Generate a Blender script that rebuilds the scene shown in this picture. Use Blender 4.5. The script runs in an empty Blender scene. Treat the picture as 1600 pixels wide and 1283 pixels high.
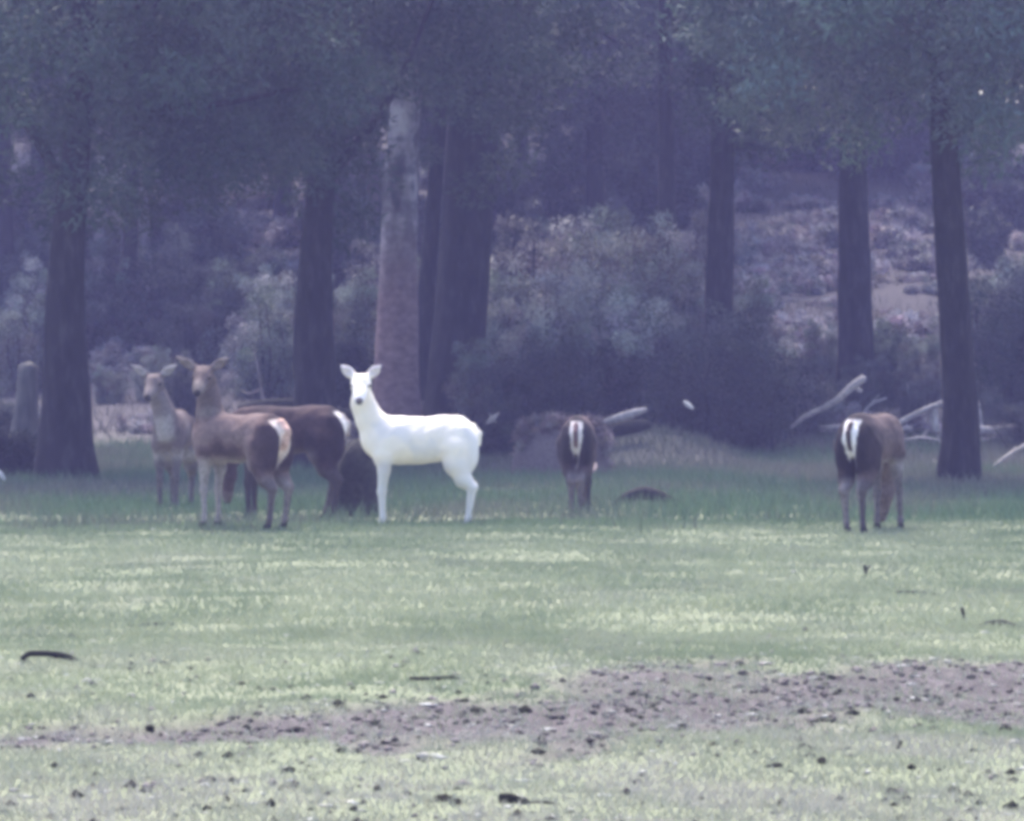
import bpy, math, random
import numpy as np
from mathutils import Vector, Matrix

SC = bpy.context.scene
R = math.radians
# ------------------------------------------------------------------ camera
F_PX, CX, CY, HORIZON, CAM_H = 6720.0, 800.0, 641.5, 551.0, 1.6
PITCH = math.atan((CY - HORIZON) / F_PX)
cam_data = bpy.data.cameras.new('camera')
cam_data.sensor_width = 36.0
cam_data.lens = 36.0 * F_PX / 1600.0
cam_data.clip_start, cam_data.clip_end = 0.5, 1200.0
cam = bpy.data.objects.new('camera', cam_data)
SC.collection.objects.link(cam)
cam.location = (0, 0, CAM_H)
cam.rotation_euler = (math.pi / 2 - PITCH, 0, 0)
SC.camera = cam
# ------------------------------------------------------------------ sky and sun
SUN_EL, SUN_AZ = R(62), R(-12)          # azimuth measured from +Y (behind the wood) towards +X
world = bpy.data.worlds.new('World')
SC.world = world
world.use_nodes = True
wn = world.node_tree.nodes
wn.clear()
sky = wn.new('ShaderNodeTexSky')
sky.sky_type = 'NISHITA'
sky.sun_disc = False
sky.sun_elevation = SUN_EL
sky.sun_rotation = SUN_AZ
sky.air_density, sky.dust_density, sky.ozone_density = 1.0, 4.0, 1.5
bg = wn.new('ShaderNodeBackground')
bg.inputs['Strength'].default_value = 0.10
wo = wn.new('ShaderNodeOutputWorld')
world.node_tree.links.new(sky.outputs[0], bg.inputs[0])
world.node_tree.links.new(bg.outputs[0], wo.inputs[0])
sun_d = bpy.data.lights.new('sun', 'SUN')
sun_d.energy = 1.3
sun_d.angle = R(25)
sun_d.color = (1.0, 0.92, 0.86)
sun = bpy.data.objects.new('sun', sun_d)
SC.collection.objects.link(sun)
sdir = Vector((math.sin(SUN_AZ) * math.cos(SUN_EL), math.cos(SUN_AZ) * math.cos(SUN_EL), math.sin(SUN_EL)))
sun.rotation_euler = sdir.to_track_quat('Z', 'Y').to_euler()
# ------------------------------------------------------------------ exposure, film
SC.view_settings.view_transform = 'Standard'
SC.view_settings.look = 'None'
SC.view_settings.gamma = 1.0
SC.view_settings.exposure = 2.35
SC.render.engine = 'CYCLES'
SC.cycles.use_denoising = True
SC.cycles.max_bounces = 6
SC.cycles.diffuse_bounces = 3
SC.cycles.volume_bounces = 1
SC.cycles.transparent_max_bounces = 8
SC.cycles.pixel_filter_type = 'BLACKMAN_HARRIS'
SC.cycles.filter_width = 4.4            # soft long-zoom phone picture
HAZE_DENSITY = 0.00130
HAZE_COLOR = (0.47, 0.46, 1.0, 1)

# ------------------------------------------------------------------ helpers
C = SC.collection
FWD = np.array([0, math.cos(PITCH), -math.sin(PITCH)])
UP = np.array([0, math.sin(PITCH), math.cos(PITCH)])


def at(px, py, Y):
    d = FWD + np.array([1.0, 0, 0]) * (px - CX) / F_PX + UP * (CY - py) / F_PX
    d = d * (Y / d[1])
    return np.array([0, 0, CAM_H]) + d


def _hash(ix, iy, s):
    n = (ix.astype(np.int64) * 374761393 + iy.astype(np.int64) * 668265263 + s * 974711) & 0xFFFFFFFF
    n = ((n ^ (n >> 13)) * 1274126177) & 0xFFFFFFFF
    n = n ^ (n >> 16)
    return (n & 0xFFFFFF) / float(0xFFFFFF)


def vnoise(x, y, s=0):
    x = np.asarray(x, float); y = np.asarray(y, float)
    ix, iy = np.floor(x), np.floor(y)
    fx, fy = x - ix, y - iy
    fx = fx * fx * (3 - 2 * fx); fy = fy * fy * (3 - 2 * fy)
    a, b = _hash(ix, iy, s), _hash(ix + 1, iy, s)
    c, d = _hash(ix, iy + 1, s), _hash(ix + 1, iy + 1, s)
    return (a * (1 - fx) + b * fx) * (1 - fy) + (c * (1 - fx) + d * fx) * fy


def fbm(x, y, s=0, o=4):
    v, a, t = 0, 1, 0
    for k in range(o):
        v = v + a * vnoise(np.asarray(x) * 2 ** k, np.asarray(y) * 2 ** k, s + k * 17)
        t += a; a *= 0.5
    return v / t


def smooth(a, b, x):
    t = np.clip((x - a) / (b - a), 0, 1)
    return t * t * (3 - 2 * t)


RY = [-100, 36, 38.3, 40.5, 44, 56, 60, 63, 66, 70, 76, 85, 100, 120, 140, 170, 400]
RZ = [0, 0, .012, -.01, -.04, -.03, .06, .16, .38, .80, 1.65, 3.0, 5.2, 8.0, 9.5, 10, 10]


def mud(x, y):
    """bare trampled earth: a worn strip that widens to the right"""
    cy = np.interp(x, [-6, -2.2, -1.0, 0, 1.1, 2.4, 8], [17.6, 17.85, 18.1, 19.0, 19.9, 20.0, 20.3])
    hw = np.interp(x, [-6, -2.6, -2.1, -1.0, 0, 1.1, 2.4, 8], [0, .12, .55, .85, 1.75, 2.0, 2.0, 1.8])
    wob = (fbm(x * .9, y * .7, 5) - .5) * 1.5 + (fbm(x * 3.5, y * 2.2, 9) - .5) * 1.5
    lft = smooth(-2.0, .6, x)
    return smooth(1.25, .45, np.abs(y - cy) / np.maximum(hw, .05) + wob * (1.15 - .4 * lft) + .10 * (1 - lft))


def ground(x, y):
    x = np.asarray(x, float); y = np.asarray(y, float)
    z = np.interp(y + (fbm(x * .12, y * .12, 3) - .5) * 5 * smooth(50, 64, y), RY, RZ)
    near = smooth(90, 60, y)
    z = z + near * ((fbm(x * .22, y * .22, 1, 3) - .5) * .10 + (fbm(x * 1.1, y * 1.1, 2, 3) - .5) * .075)
    m = mud(x, y)
    z = z - m * .03 + m * ((fbm(x * 2.6, y * 1.3, 7, 4) - .5) * .17)
    z = z + .42 * np.exp(-((x - 1.95) / 1.0) ** 2 - ((y - 60.3) / 1.7) ** 2)
    close = smooth(48, 30, y)
    z = z + close * (fbm(x * 6, y * 6, 11, 2) - .5) * .022
    return z


def gz(x, y):
    return float(ground(np.array([x]), np.array([y]))[0])


def mesh_obj(name, V, Fc, mat, parent=None, smooth_sh=True, attrs=None, col=None):
    me = bpy.data.meshes.new(name)
    V = np.asarray(V, np.float32)
    if isinstance(Fc, np.ndarray):
        n, k = Fc.shape
        me.vertices.add(len(V)); me.vertices.foreach_set('co', V.ravel())
        me.loops.add(n * k); me.loops.foreach_set('vertex_index', Fc.astype(np.int32).ravel())
        me.polygons.add(n)
        me.polygons.foreach_set('loop_start', np.arange(0, n * k, k, dtype=np.int32))
        me.polygons.foreach_set('loop_total', np.full(n, k, np.int32))
        me.update(calc_edges=True)
    else:
        me.from_pydata([tuple(map(float, v)) for v in V], [], Fc)
        me.update()
    if smooth_sh:
        me.polygons.foreach_set('use_smooth', np.ones(len(me.polygons), bool))
    for k_, v_ in (attrs or {}).items():
        a = me.attributes.new(k_, 'FLOAT', 'POINT')
        a.data.foreach_set('value', np.asarray(v_, np.float32))
    if col is not None:
        a = me.attributes.new('tint', 'FLOAT_COLOR', 'POINT')
        c4 = np.ones((len(V), 4), np.float32); c4[:, :3] = col
        a.data.foreach_set('color', c4.ravel())
    me.materials.append(mat)
    o = bpy.data.objects.new(name, me)
    C.objects.link(o)
    if parent is not None:
        o.parent = parent
    return o


def tag(o, label=None, cat=None, group=None, kind=None):
    if label: o['label'] = label
    if cat: o['category'] = cat
    if group: o['group'] = group
    if kind: o['kind'] = kind
    return o


def empty(name, loc, rz=0):
    o = bpy.data.objects.new(name, None)
    o.empty_display_size = .2
    C.objects.link(o)
    o.location = [float(v) for v in loc]; o.rotation_euler = (0, 0, rz)
    return o


def copy_tree(root):
    r = root.copy(); C.objects.link(r)
    for ch in list(root.children):
        c = ch.copy(); C.objects.link(c); c.parent = r
        c.matrix_parent_inverse = ch.matrix_parent_inverse.copy()
    return r


# ------------------------------------------------------------------ materials
def mat(name):
    m = bpy.data.materials.new(name); m.use_nodes = True
    nt = m.node_tree
    return m, nt, nt.nodes['Principled BSDF']


def nd(nt, typ, **kw):
    n = nt.nodes.new(typ)
    for k, v in kw.items():
        if k in n.inputs: n.inputs[k].default_value = v
        else: setattr(n, k, v)
    return n


def ramp(nt, fac, stops):
    r = nt.nodes.new('ShaderNodeValToRGB')
    e = r.color_ramp.elements
    while len(e) < len(stops): e.new(.5)
    for i, (p, c) in enumerate(stops):
        e[i].position = p; e[i].color = (*c, 1)
    nt.links.new(fac, r.inputs[0])
    return r.outputs[0]


def mix(nt, fac, a, b, mode='MIX'):
    n = nt.nodes.new('ShaderNodeMix'); n.data_type = 'RGBA'; n.blend_type = mode
    for i, v in ((0, fac), (6, a), (7, b)):
        if hasattr(v, 'is_linked') or isinstance(v, bpy.types.NodeSocket): nt.links.new(v, n.inputs[i])
        elif i == 0: n.inputs[i].default_value = v
        else: n.inputs[i].default_value = (*v, 1)
    return n.outputs[2]


def noise(nt, scale, detail=6, rough=.6, coord=None, stretch=None):
    tc = nt.nodes.new('ShaderNodeTexCoord')
    src = tc.outputs['Object']
    if stretch:
        mp = nt.nodes.new('ShaderNodeMapping'); mp.inputs['Scale'].default_value = stretch
        nt.links.new(src, mp.inputs[0]); src = mp.outputs[0]
    n = nt.nodes.new('ShaderNodeTexNoise')
    n.inputs['Scale'].default_value = scale; n.inputs['Detail'].default_value = detail
    n.inputs['Roughness'].default_value = rough
    nt.links.new(src, n.inputs['Vector'])
    return n.outputs[0]


def bump(nt, b, h, strength=.5, dist=.02):
    n = nt.nodes.new('ShaderNodeBump')
    n.inputs['Strength'].default_value = strength; n.inputs['Distance'].default_value = dist
    nt.links.new(h, n.inputs['Height']); nt.links.new(n.outputs[0], b.inputs['Normal'])


def ground_material():
    m, nt, b = mat('meadow_earth')
    a = nd(nt, 'ShaderNodeAttribute', attribute_name='mud')
    far = nd(nt, 'ShaderNodeAttribute', attribute_name='upland')
    n1, n2, n3 = noise(nt, .9), noise(nt, 9, 8, .7), noise(nt, 45, 6, .7)
    turf = ramp(nt, n2, [(.25, (.12, .155, .085)), (.5, (.175, .215, .125)), (.75, (.25, .28, .18))])
    dry = ramp(nt, n3, [(.3, (.16, .17, .115)), (.7, (.27, .28, .21))])
    turf = mix(nt, n1, turf, dry)
    soil = ramp(nt, n2, [(.36, (.020, .017, .018)), (.5, (.066, .058, .061)), (.64, (.175, .157, .162))])
    soil2 = ramp(nt, n3, [(.3, (.055, .049, .050)), (.7, (.155, .142, .143))])
    soil = mix(nt, .5, soil, soil2)
    col = mix(nt, a.outputs['Fac'], turf, soil)
    litter = ramp(nt, n2, [(.3, (.050, .046, .048)), (.6, (.090, .083, .086)), (.8, (.13, .121, .121))])
    col = mix(nt, far.outputs['Fac'], col, litter)
    nt.links.new(col, b.inputs['Base Color'])
    b.inputs['Roughness'].default_value = .95
    b.inputs['Specular IOR Level'].default_value = .15
    bump(nt, b, n3, .6, .02)
    return m


def tint_material(name, rough=.8, transl=.0, nscale=None, spec=.2):
    m, nt, b = mat(name)
    a = nd(nt, 'ShaderNodeAttribute', attribute_name='tint')
    col = a.outputs['Color']
    if nscale:
        n = noise(nt, nscale, 5, .65)
        v = ramp(nt, n, [(.28, (.58, .58, .58)), (.72, (1.3, 1.3, 1.3))])
        col = mix(nt, 1.0, col, v, 'MULTIPLY')
        bump(nt, b, n, .3, .01)
    nt.links.new(col, b.inputs['Base Color'])
    b.inputs['Roughness'].default_value = rough
    b.inputs['Specular IOR Level'].default_value = spec
    if transl:
        t = nt.nodes.new('ShaderNodeBsdfTranslucent')
        nt.links.new(col, t.inputs[0])
        ms = nt.nodes.new('ShaderNodeMixShader'); ms.inputs[0].default_value = transl
        nt.links.new(b.outputs[0], ms.inputs[1]); nt.links.new(t.outputs[0], ms.inputs[2])
        nt.links.new(ms.outputs[0], nt.nodes['Material Output'].inputs[0])
    return m


def bark_material(name, dark, mid, light, stretch=(1, 1, .25), scale=9):
    m, nt, b = mat(name)
    n1 = noise(nt, scale, 8, .7, stretch=stretch)
    n2 = noise(nt, scale * .2, 4, .6)
    c = ramp(nt, n1, [(.3, dark), (.52, mid), (.72, light)])
    c2 = ramp(nt, n2, [(.3, (.7, .7, .7)), (.7, (1.25, 1.22, 1.2))])
    nt.links.new(mix(nt, 1.0, c, c2, 'MULTIPLY'), b.inputs['Base Color'])
    b.inputs['Roughness'].default_value = .92
    b.inputs['Specular IOR Level'].default_value = .15
    bump(nt, b, n1, .9, .04)
    return m


def cork_material():
    m, nt, b = mat('stripped_cork_bark')
    n1 = noise(nt, 7, 8, .7, stretch=(1, 1, 1.6))
    n2 = noise(nt, 1.8, 5, .6, stretch=(1, 1, .4))
    tc = nt.nodes.new('ShaderNodeTexCoord')
    sx = nt.nodes.new('ShaderNodeSeparateXYZ'); nt.links.new(tc.outputs['Object'], sx.inputs[0])
    mr = nt.nodes.new('ShaderNodeMapRange')
    mr.inputs['From Min'].default_value = 2.2; mr.inputs['From Max'].default_value = 3.6
    nt.links.new(sx.outputs[2], mr.inputs[0])
    red = ramp(nt, n1, [(.3, (.10, .06, .06)), (.5, (.19, .12, .12)), (.75, (.29, .20, .20))])
    pale = ramp(nt, n2, [(.40, (.05, .045, .047)), (.5, (.24, .215, .22)), (.60, (.40, .37, .38))])
    mot = noise(nt, 3.2, 4, .6)
    pale = mix(nt, 1.0, pale, ramp(nt, mot, [(.42, (.35, .35, .38)), (.58, (1, 1, 1))]), 'MULTIPLY')
    nt.links.new(mix(nt, mr.outputs[0], red, pale), b.inputs['Base Color'])
    b.inputs['Roughness'].default_value = .9
    bump(nt, b, n1, .8, .04)
    return m


M_GROUND = ground_material()
M_GRASS = tint_material('grass_blades', .75, .25)
M_LEAF = tint_material('leaves', .7, .15)
M_COAT = tint_material('deer_coat', .8, 0, 34, .15)
M_SOIL = tint_material('crumbled_soil', .9, 0, 26, .1)
M_WHITECOAT = tint_material('white_coat', .75, 0, None, .2)
M_PINE = bark_material('pine_bark', (.010, .0095, .011), (.020, .018, .021), (.055, .049, .050))
M_PALEBARK = bark_material('pale_bark', (.14, .12, .12), (.26, .23, .23), (.38, .35, .35))
M_CORK = cork_material()
M_GAPGREY = bark_material('light_gap_grey', (.05, .05, .05), (.09, .09, .088), (.14, .14, .135))
M_DEAD = bark_material('weathered_dead_wood', (.16, .145, .14), (.42, .39, .38), (.66, .63, .62), (1, 1, 1), 14)
M_WHITE = bark_material('bleached_wood', (.55, .54, .53), (.75, .74, .73), (.82, .82, .82), (1, 1, 1), 10)
M_DARKWOOD = bark_material('dark_wet_wood', (.012, .012, .012), (.03, .03, .027), (.055, .055, .045), (1, 1, 1), 16)
M_CLOD = bark_material('dark_soil', (.015, .014, .013), (.035, .032, .028), (.07, .062, .055), (1, 1, 1), 30)
M_STONE = bark_material('pale_stone', (.5, .5, .46), (.66, .66, .62), (.78, .78, .74), (1, 1, 1), 30)

# ------------------------------------------------------------------ terrain
xs = np.concatenate([-np.geomspace(200, 7.2, 26), np.arange(-7, 7.01, .11), np.geomspace(7.2, 200, 26)])
ys = np.concatenate([np.linspace(-60, 11, 20), np.arange(11.5, 26, .08), np.arange(26, 50, .13),
                     np.arange(50, 72, .3), np.geomspace(72.4, 220, 60)])
GX, GY = np.meshgrid(xs, ys)
GZ = ground(GX.ravel(), GY.ravel())
V = np.stack([GX.ravel(), GY.ravel(), GZ], 1)
nx, ny = len(xs), len(ys)
i = (np.arange(ny - 1)[:, None] * nx + np.arange(nx - 1)[None, :]).ravel()
Fq = np.stack([i, i + 1, i + nx + 1, i + nx], 1)
upl = smooth(50, 64, V[:, 1] + (fbm(V[:, 0] * .4, V[:, 1] * .4, 21) - .5) * 14)
g = mesh_obj('ground', V, Fq, M_GROUND, attrs={'mud': mud(V[:, 0], V[:, 1]), 'upland': upl})
tag(g, 'grassy clearing with a worn earth strip, rising to a hillside behind the trees', 'ground', kind='structure')


# ------------------------------------------------------------------ tubes, lumps
def tube(P, rad, seg=10, rough=.0, seed=0, close=True, lobes=None):
    P = np.asarray(P, float); rad = np.asarray(rad, float)
    n = len(P)
    T = np.gradient(P, axis=0); T /= np.linalg.norm(T, axis=1)[:, None]
    ref = np.array([0, 1.0, 0]) if abs(T[:, 1]).mean() < .8 else np.array([0, 0, 1.0])
    A = np.cross(T, ref); A /= np.linalg.norm(A, axis=1)[:, None]
    B = np.cross(T, A)
    th = np.linspace(0, 2 * math.pi, seg, endpoint=False)
    L = np.concatenate([[0], np.cumsum(np.linalg.norm(np.diff(P, axis=0), axis=1))])
    rr = np.repeat(rad[:, None], seg, 1)
    if rough:
        u = np.stack([np.cos(th) * 2.2 + 9, np.sin(th) * 2.2 + 9], 1)
        k = fbm(u[None, :, 0] + L[:, None] * .9, u[None, :, 1] + L[:, None] * .35 + seed * 7.7, seed, 3) - .5
        rr = rr * (1 + rough * 2 * k)
    if lobes is not None:
        rr = rr * (1 + lobes[:, None] * (.5 + .5 * np.cos(th * 5 + seed)[None, :]))
    V = P[:, None, :] + rr[:, :, None] * (np.cos(th)[None, :, None] * A[:, None, :] + np.sin(th)[None, :, None] * B[:, None, :])
    V = V.reshape(-1, 3)
    F = []
    for r in range(n - 1):
        for s in range(seg):
            F.append((r * seg + s, r * seg + (s + 1) % seg, (r + 1) * seg + (s + 1) % seg, (r + 1) * seg + s))
    if close:
        V = np.concatenate([V, P[:1] - T[:1] * rad[0] * .3, P[-1:] + T[-1:] * rad[-1] * .5])
        a, b = n * seg, n * seg + 1
        for s in range(seg):
            F.append((a, (s + 1) % seg, s)); F.append((b, (n - 1) * seg + s, (n - 1) * seg + (s + 1) % seg))
    return V, F


def merge(parts):
    Vs, Fs, o = [], [], 0
    for V, F in parts:
        Vs.append(V); Fs += [tuple(k + o for k in f) for f in F]; o += len(V)
    return np.concatenate(Vs), Fs


def resample(P, n):
    P = np.asarray(P, float)
    L = np.concatenate([[0], np.cumsum(np.linalg.norm(np.diff(P[:, :3], axis=0), axis=1))])
    t = np.linspace(0, L[-1], n)
    return np.stack([np.interp(t, L, P[:, k]) for k in range(P.shape[1])], 1)


def smoothpath(P, n, it=3):
    P = resample(P, n)
    for _ in range(it):
        P[1:-1] = (P[:-2] + 2 * P[1:-1] + P[2:]) / 4
    return P


def lump(rx, ry, rz, seed, seg=12, rings=8, rough=.35):
    th = np.linspace(0, 2 * math.pi, seg, endpoint=False)
    V = []
    for k in range(rings + 1):
        ph = -math.pi / 2 + math.pi * k / rings
        for t in th:
            d = np.array([math.cos(ph) * math.cos(t), math.cos(ph) * math.sin(t), math.sin(ph)])
            q = 1 + rough * 2 * (float(fbm(np.array([d[0] * 1.7 + d[2] + 5]), np.array([d[1] * 1.7 - d[2] * .6 + 5 + seed]), seed, 3)[0]) - .5)
            V.append((d[0] * rx * q, d[1] * ry * q, d[2] * rz * q))
    F = [(k * seg + s, k * seg + (s + 1) % seg, (k + 1) * seg + (s + 1) % seg, (k + 1) * seg + s) for k in range(rings) for s in range(seg)]
    return np.array(V), F


# ------------------------------------------------------------------ foliage
def leaf_tris(cent, per, spread, length, width, rng, radial=.6, flat=1.0):
    n = len(cent) * per
    c = np.repeat(cent, per, 0)
    d = rng.normal(size=(n, 3)); d /= np.linalg.norm(d, axis=1)[:, None]
    r = rng.random(n) ** .5
    p = c + d * (r * np.repeat(spread, per))[:, None] * np.array([1, 1, flat])
    ax = d * radial + rng.normal(size=(n, 3)) * (1 - radial * .6)
    ax /= np.linalg.norm(ax, axis=1)[:, None]
    sd = np.cross(ax, rng.normal(size=(n, 3))); sd /= np.linalg.norm(sd, axis=1)[:, None]
    l = length * (.6 + .8 * rng.random(n))[:, None]; w = width * (.6 + .8 * rng.random(n))[:, None]
    V = np.stack([p - sd * w / 2, p + sd * w / 2, p + ax * l], 1).reshape(-1, 3)
    F = np.arange(n * 3).reshape(-1, 3)
    return V, F, np.repeat(np.arange(len(cent)), per * 3)


def foliage_colour(base, cl, nclump, rng, var=.35):
    k = 1 + var * (rng.random(nclump) * 2 - 1)
    hue = rng.normal(size=(nclump, 3)) * .06
    c = np.array(base)[None, :] * (k[:, None] + hue)
    c = c[cl]
    lk = 1 + .18 * (rng.random(len(cl) // 3) * 2 - 1)
    return np.clip(c * np.repeat(lk, 3)[:, None], .004, 1)


def crown_points(n, rx, ry, z0, z1, rng, seed, dome=True):
    """clump centres filling an uneven, gappy crown"""
    out = []
    while len(out) < n:
        d = rng.normal(size=3); d /= np.linalg.norm(d)
        r = (.35 + .65 * rng.random() ** .6)
        q = .75 + .5 * float(fbm(np.array([d[0] * 1.8 + 7]), np.array([d[1] * 1.8 + d[2] * 1.3 + 7 + seed]), seed, 2)[0])
        p = d * r * q * np.array([rx, ry, (z1 - z0) / 2]) + np.array([0, 0, (z0 + z1) / 2])
        if float(fbm(np.array([p[0] * .8 + p[2] * .5]), np.array([p[1] * .8 - p[2] * .4]), seed + 3, 2)[0]) < .36: continue
        out.append(p)
    return np.array(out)


def crown_mesh(name, mat_, parent, cents, per, spread, leaf, colour, rng, radial=.6, flat=.8, var=.35):
    V, F, cl = leaf_tris(cents, per, spread, leaf[0], leaf[1], rng, radial, flat)
    return mesh_obj(name, V, F, mat_, parent, False, col=foliage_colour(colour, cl, len(cents), rng, var))


def tree(name, label, Y, samples, mat_, H, crown, colour, seed, group=None, lean_top=0.0, flare=.18, cat='tree', nclump=330):
    """samples: (px, py, width px) up the visible trunk; crown: (rx, ry, z0, z1) above the foot"""
    rng = np.random.default_rng(seed)
    sc = Y / F_PX
    pts = [(*at(px, py, Y), w * sc / 2) for px, py, w in samples]
    foot = pts[0]
    x0 = foot[0] + (foot[0] - pts[1][0]) / max(.3, pts[1][2] - foot[2]) * (foot[2] - gz(foot[0], Y)) * .6
    base = np.array([x0, Y, gz(x0, Y)])
    top = pts[-1]
    P = [(base[0], Y, base[2] - .3, foot[3] * 1.12)] + pts
    htop = base[2] + H
    dx = (pts[-1][0] - pts[0][0]) / max(.5, pts[-1][2] - pts[0][2])
    P += [(top[0] + dx * (htop - top[2]) * .5 + lean_top * .5, Y + .1, (top[2] + htop) / 2, top[3] * .7),
          (top[0] + dx * (htop - top[2]) * .8 + lean_top, Y + .2, htop, top[3] * .28)]
    P = np.array(P); P = P[np.argsort(P[:, 2])]
    Q = smoothpath(P, 44, 2)
    root = empty(name, base)
    lo = np.clip(1 - (Q[:, 2] - base[2]) / .9, 0, 1) ** 2 * flare
    tr = [tube(Q[:, :3] - base, Q[:, 3] * (1 + lo * .5), 26, .19, seed, True, lo)]
    # limbs
    rx, ry, z0, z1 = crown
    cx = P[-2][0] - base[0]
    cents = crown_points(nclump, rx, ry, z0, z1, rng, seed) + np.array([cx, 0, 0])
    qx = CX + F_PX * (cents[:, 0] + base[0]) / (Y + cents[:, 1]); qy = HORIZON - F_PX * (cents[:, 2] + base[2] - CAM_H) / (Y + cents[:, 1])
    hole = np.zeros(len(cents), bool)
    for hx0, hx1, hy0, hy1, hY in GAPS:
        hole |= (rng.random(len(cents)) < (qy - hy0 + 70) / 150) & (qx > hx0) & (qx < hx1) & (qy > hy0 - 70) & (qy < hy1) & (Y + cents[:, 1] < hY)
    wx, wy = cents[:, 0] + base[0], cents[:, 1] + base[1]
    hole |= (wx > -.1) & (wx < 2.9) & (wy > 63.5) & (wy < 74) & (qy > -40)  # added opening in the crowns, to let light down onto the pale shrub
    cents = cents[~hole]
    for k in range(9):
        zz = z0 + (z1 - z0) * (.05 + .8 * k / 9)
        j = np.argmin(abs(Q[:, 2] - base[2] - zz)); a = Q[j, :3] - base
        e = cents[rng.integers(len(cents))]
        m_ = (a + e) / 2 + np.array([0, 0, -.25]) + rng.normal(size=3) * .15
        L = smoothpath(np.array([a, m_, e]), 8, 1)
        r0 = Q[j, 3] * .42
        tr.append(tube(L, np.linspace(r0, .02, 8), 8, .1, seed + k))
    V, F = merge(tr)
    mesh_obj('trunk', V, F, mat_, root)
    crown_mesh('crown', M_LEAF, root, cents, 190, .32 + .34 * rng.random(len(cents)), (.12, .045), colour, rng)
    tag(root, label, cat, group)
    return root


PINE = (.050, .072, .058)
GAPS = [(575, 685, 130, 480, 64.5), (1165, 1300, 285, 500, 90), (1375, 1450, 320, 500, 90)]   # openings in the foliage
G_TREE = 'big pines along the edge of the clearing'
tree('pine_tree', 'thick dark pine trunk with a flared foot, furthest to the left, beside the pale stump shaped light gap', 54,
     [(105, 735, 84), (103, 650, 76), (103, 560, 68), (104, 450, 62), (108, 350, 54), (118, 250, 47), (128, 150, 42)], M_PINE, 9.5, (3.8, 3.2, 3.3, 9.5), PINE, 11, G_TREE, flare=.25)
tree('pine_tree', 'dark pine trunk rising behind the dark brown deer, left of the reddish trunk', 58,
     [(492, 715, 72), (492, 600, 64), (490, 500, 58), (494, 400, 50), (502, 300, 44), (508, 200, 40)], M_PINE, 9.5, (3.6, 3.2, 3.5, 9.6), PINE, 12, G_TREE)
tree('cork_oak', 'reddish stripped trunk with pale upper bark, standing behind the white deer', 64,
     [(622, 690, 82), (620, 620, 72), (620, 520, 66), (620, 420, 58), (624, 320, 54), (630, 210, 50), (638, 120, 44), (646, 20, 38)], M_CORK, 10, (3.0, 3.0, 5.8, 10.5), (.060, .066, .055), 13, None, flare=.4)
tree('pine_tree', 'thickest dark pine trunk, leaning right, directly behind the white deer rump', 66,
     [(708, 700, 96), (712, 600, 88), (716, 520, 82), (724, 420, 80), (732, 320, 78), (740, 220, 74)], M_PINE, 11, (3.8, 3.2, 4.1, 10.5), PINE, 14, G_TREE)
tree('pine_tree', 'slim dark trunk tight against the thickest pine, just behind the reddish trunk', 70,
     [(656, 690, 34), (660, 600, 32), (664, 500, 30), (672, 380, 26), (682, 260, 24)], M_PINE, 9, (2.2, 2.2, 5, 9.5), PINE, 15, G_TREE, nclump=90)
tree('pine_tree', 'dark pine trunk rising out of the big dark shrub', 68,
     [(1118, 640, 52), (1122, 560, 48), (1124, 450, 43), (1126, 350, 40), (1128, 250, 38)], M_PINE, 9.5, (3.6, 3.2, 3.9, 10), PINE, 16, G_TREE)
tree('pine_tree', 'slender dark trunk standing between the pale shrub and the big dark shrub', 76,
     [(1046, 600, 32), (1046, 500, 30), (1044, 400, 27), (1042, 320, 26)], M_PINE, 8.5, (2.4, 2.4, 4.0, 9), PINE, 17, G_TREE, nclump=110)
tree('pine_tree', 'upright dark pine trunk in front of the pale hillside gap', 70,
     [(1338, 640, 60), (1337, 540, 54), (1336, 440, 49), (1335, 340, 46), (1332, 240, 44)], M_PINE, 9.5, (3.6, 3.0, 4.3, 10.5), PINE, 18, G_TREE)
tree('pine_tree', 'tall dark pine trunk leaning left, furthest to the right, beside fallen pale logs', 53.5,
     [(1500, 735, 62), (1503, 680, 56), (1497, 580, 53), (1492, 480, 51), (1485, 360, 48), (1478, 260, 44), (1472, 180, 40)], M_PINE, 9.5, (3.6, 3.0, 3.9, 10), (.085, .115, .105), 19, G_TREE)
G_SLIM = 'slim trunks deep in the wood'
for k, (lab, Y, x, w, m_, xx) in enumerate([
        ('thin dark trunk in the shade right of the leftmost thick pine', 76, 200, 28, M_PINE, 206),
        ('thin pale trunk close to the right side of the leftmost thick pine', 82, 152, 20, M_PALEBARK, 158),
        ('short pale trunk in the dark wood above the ears of the leftmost deer', 84, 230, 22, M_PALEBARK, 222),
        ('pale slender trunk added for a gap of light between the dark pine and the reddish trunk', 86, 548, 26, M_PALEBARK, 552),  # this and the next two pale trunks are added for gaps of light
        ('second pale slender trunk added for a gap of light hard against the left side of the reddish trunk', 88, 580, 22, M_PALEBARK, 582),
        ('narrow pale trunk added for a gap of light along the left edge of the thickest pine', 84, 684, 18, M_PALEBARK, 690),
        ('thin dark trunk left of the leftmost thick pine', 80, 14, 30, M_PINE, 8)]):
    tree('slim_tree', lab, Y, [(x, 600, w), (x, 500, w * .92), ((x + xx) / 2, 400, w * .85), (xx, 300, w * .8)], m_, 8.5,
         (2.4, 2.4, 4.2, 9), PINE, 40 + k, G_SLIM, nclump=100)

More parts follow.
